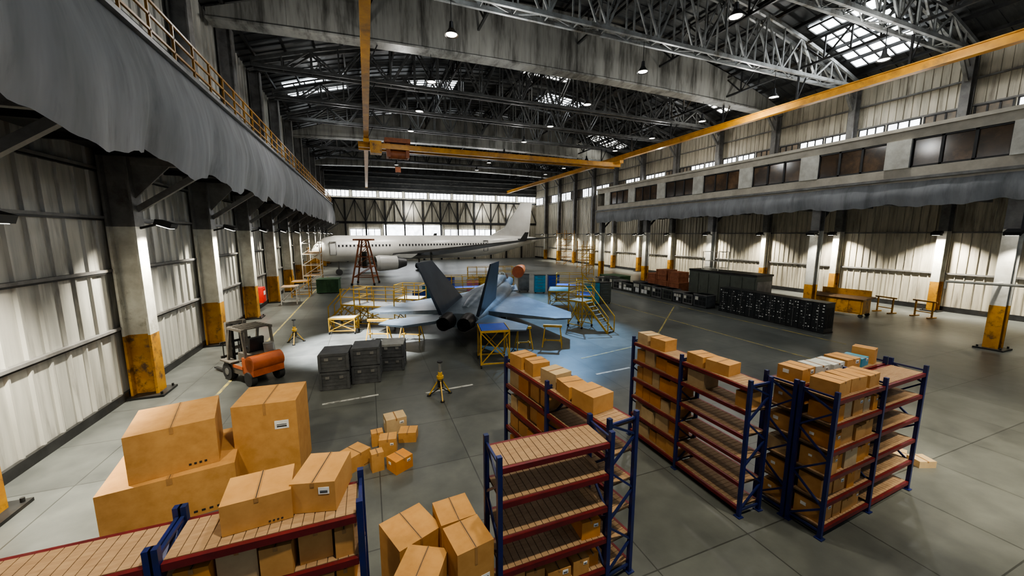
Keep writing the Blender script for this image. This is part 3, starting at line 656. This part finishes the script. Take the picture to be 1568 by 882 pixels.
# ---------------------------------------------------------------- equipment row
y=14.2;k=0
while y<21.6:
    b=MB(); h=1.85; b.bb(-.45,.45,-.36,.36,.08,h,CABB); b.bb(-.47,.47,-.38,.38,0,.08,STEELD); b.bb(-.46,.46,-.37,.37,h,h+.05,STEELD)
    for i in range(9):
        for j in range(4):
            if random.random()<.55: b.bb(-.47,-.45,-.3+j*.16,-.3+j*.16+random.uniform(.03,.1),.25+i*.18,.25+i*.18+random.uniform(.02,.08),LABEL if random.random()<.6 else STEELG)
    for i in range(6): b.bb(-.4+i*.14,-.34+i*.14,-.375,-.36,.3,1.6,STEELD)
    b.bb(-.48,-.45,-.02,.0,.1,h,STEELG)
    b.obj('electronics_cabinet',(26.2+.03*k,y,0),0); y+=.76;k+=1
y=22.3
while y<37:
    h=random.uniform(.9,1.3); l=random.uniform(1.0,1.6); b=MB(); m=random.choice([CABG,STEELG,CRATEG])
    b.bb(-.5,.5,-l/2,l/2,.05,h,m); b.bb(-.54,.54,-l/2-.03,l/2+.03,h-.08,h,STEELG); b.bb(-.52,.52,-l/2,l/2,0,.06,STEELD)
    for j in range(3):
        a=-l/2+.1+j*(l-.2)/3; b.bb(-.52,-.5,a,a+(l-.2)/3*.8,.2,h*.5,random.choice([CABB,LABEL,STEELD])); b.bb(-.52,-.5,a,a+(l-.2)/3*.8,h*.55,h*.8,random.choice([CABB,STEELD,WHITEP]))
    b.obj('ground_test_unit',(26.2,y+l/2,0),0); y+=l+.12
b=MB(); b.bb(-.9,.9,-3.2,3.2,.2,2.9,CABG); b.bb(-.95,.95,-3.25,3.25,2.8,2.95,STEELD); b.bb(-.85,.85,-3.1,3.1,0,.2,STEELD)
for j in range(6): b.bb(-.94,-.9,-3.1+j*1.05,-3.1+j*1.05+.95,.4,2.65,CABG); b.bb(-.97,-.93,-2.3+j*1.05,-2.25+j*1.05,1.2,1.6,STEELG)
b.bb(-.8,.8,-3.23,-3.19,.4,2.4,STEELG); b.obj('generator_cabinet',(28.6,22.9,0))
b=MB(); 
for a in(-.6,.6):
    for c in(-.8,.8): b.beam((a,c,0),(a,c,1.6),.05,.05,WHITEP)
for z in(.2,.8,1.6):
    for c in(-.8,.8): b.beam((-.6,c,z),(.6,c,z),.04,.04,WHITEP)
    for a in(-.6,.6): b.beam((a,-.8,z),(a,.8,z),.04,.04,WHITEP)
b.bb(-.6,.6,-.8,.8,.78,.82,STEELG); b.obj('wire_cage_cart',(28.6,24.2,2.95))
for (x,y,z,w,h) in [(28.7,28.3,0,1.4,1.4),(28.7,29.9,0,1.4,1.4),(28.7,31.5,0,1.4,1.3),(28.7,28.4,1.4,1.2,1.0),(28.7,30.0,1.4,1.3,1.1),(28.7,31.5,1.3,1.1,.7)]:
    b=MB(); b.bb(-w/2,w/2,-w/2,w/2,0,h,WOODC)
    for zz in(.08,h/2,h-.08): b.bb(-w/2-.03,w/2+.03,-w/2-.03,w/2+.03,max(0,zz-.05),zz+.05,WOODC)
    for a in(-1,1):
        for c in(-1,1): b.box((a*w/2,c*w/2,h/2),(.12,.12,h),WOODC)
    b.obj('wooden_crate',(x,y,z))
b=MB(); b.bb(-.7,.7,-1.5,1.5,.25,1.35,YELR); b.bb(-.85,.85,-1.7,1.7,1.35,1.45,WOODP)
for a in(-.6,.6):
    for c in(-1.4,1.4): b.cyl((a-.08,c,.13),(a+.08,c,.13),.13,.13,RUB,12)
for j in range(4): b.bb(-.73,-.7,-1.4+j*.72,-1.4+j*.72+.62,.35,1.25,YELR)
b.bb(.6,.66,-1.5,1.5,1.45,1.9,YELR)
b.obj('yellow_workbench',(33.8,17.2,0),R(8))
def stand(x,y):
    b=MB()
    for a in(-.5,.5): b.beam((a,0,0),(a,0,1.2),.08,.08,YELR); b.box((a,0,.04),(.12,.8,.08),YELR)
    b.beam((-.7,0,1.2),(.7,0,1.2),.1,.1,YELR); b.beam((-.5,0,.4),(.5,0,.4),.06,.06,YELR); b.obj('yellow_stand',(x,y,0),R(80))
stand(37.5,16.2); stand(38,14.2); stand(36,18.5)
b=MB(); b.bb(-.2,.2,-.45,.45,.0,1.2,REDP); b.bb(.2,.24,-.38,.38,.1,1.1,REDP); b.bb(.24,.26,-.2,.2,.6,.9,LABEL); b.obj('fire_extinguisher_cabinet',(-8.1,34.5,.7))
def line(x0,y0,x1,y1,w,m,z=.004):
    b=MB(); b.beam((x0,y0,z),(x1,y1,z),w,.004,m); b.obj('floor_marking')
line(-5.6,12.5,-5.6,60,.12,LINEY); 
for k in range(4): line(-1.8+3.6*k,14.2-.35*k,.1+3.6*k,14.35-.35*k,.12,LINEW)
line(-3.9,13.2,-3.4,16,.12,LINEW); line(12,13.8,24,24,.1,LINEY); line(9.5,15.2,16,16.4,.1,LINEY); line(20,10,20,40,.1,LINEY)
line(24.5,12,24.5,40,.1,LINEY)
# ---------------------------------------------------------------- feature lights (high bay)
spot('work_light',(-4,22,12),(-.9,21.6,0),80000,(.97,.98,1),38,.15,.8)
spot('work_light',(-1,33,12),(2,28,0),26000,(.9,.95,1),40,.2,.7)
spot('work_light',(6,35,13),(9,30,0),22000,(.8,.9,1),36,.2,.6)
spot('work_light',(16,27,12),(11,20,0),18000,(.3,.6,1),44,.25,.7)
spot('work_light',(18,33,12),(14,31,0),18000,(.35,.65,1),44,.25,.7)
spot('work_light',(2,1,14),(-.3,7,0),5000,(1,.9,.68),78,.3,.8)
spot('work_light',(15,-3,15),(16,1.5,0),28000,(1,.9,.68),52,.3,.95)
spot('work_light',(-5,3,13),(-3.2,9.5,0),3800,(1,.9,.68),60,.3,.9)
spot('work_light',(9,1,14),(8.5,6,0),4200,(1,.9,.7),52,.3,.9)
spot('work_light',(1,52,15),(-1,62.5,4),9000,(1,.96,.9),60,.3,.9)
for (x,y,e) in [(29,14,2000),(9,24,1300),(-2,25,700),(32,25,1500),(36,40,700),(22,24,1100),(10,88,1600),(28,88,1600),(36,88,900),(4,38,600),(20,50,500),(-2,52,400)]:
    l=bpy.data.lights.new('fill_light','POINT'); l.energy=e*.7; l.color=(.97,.97,.95); l.shadow_soft_size=.25  # added point lights without fixtures, lifting the roof and end wall
    o=bpy.data.objects.new('fill_light',l); col.objects.link(o); o.location=(x,y,16.3 if y<80 else 12)
# ---------------------------------------------------------------- world & camera
w=bpy.data.worlds.new('World'); S.world=w; w.use_nodes=True
bg=w.node_tree.nodes['Background']; bg.inputs[0].default_value=(.72,.84,1,1); bg.inputs[1].default_value=.38
try: S.view_settings.look='AgX - Medium High Contrast'
except Exception as e: print(e)
c=bpy.data.cameras.new('camera'); c.sensor_width=36; c.lens=36*570/1568; c.clip_end=400; c.clip_start=.05
o=bpy.data.objects.new('camera',c); col.objects.link(o); o.location=(0,0,6); o.rotation_euler=(R(90-8.09),0,R(-21.1)); S.camera=o
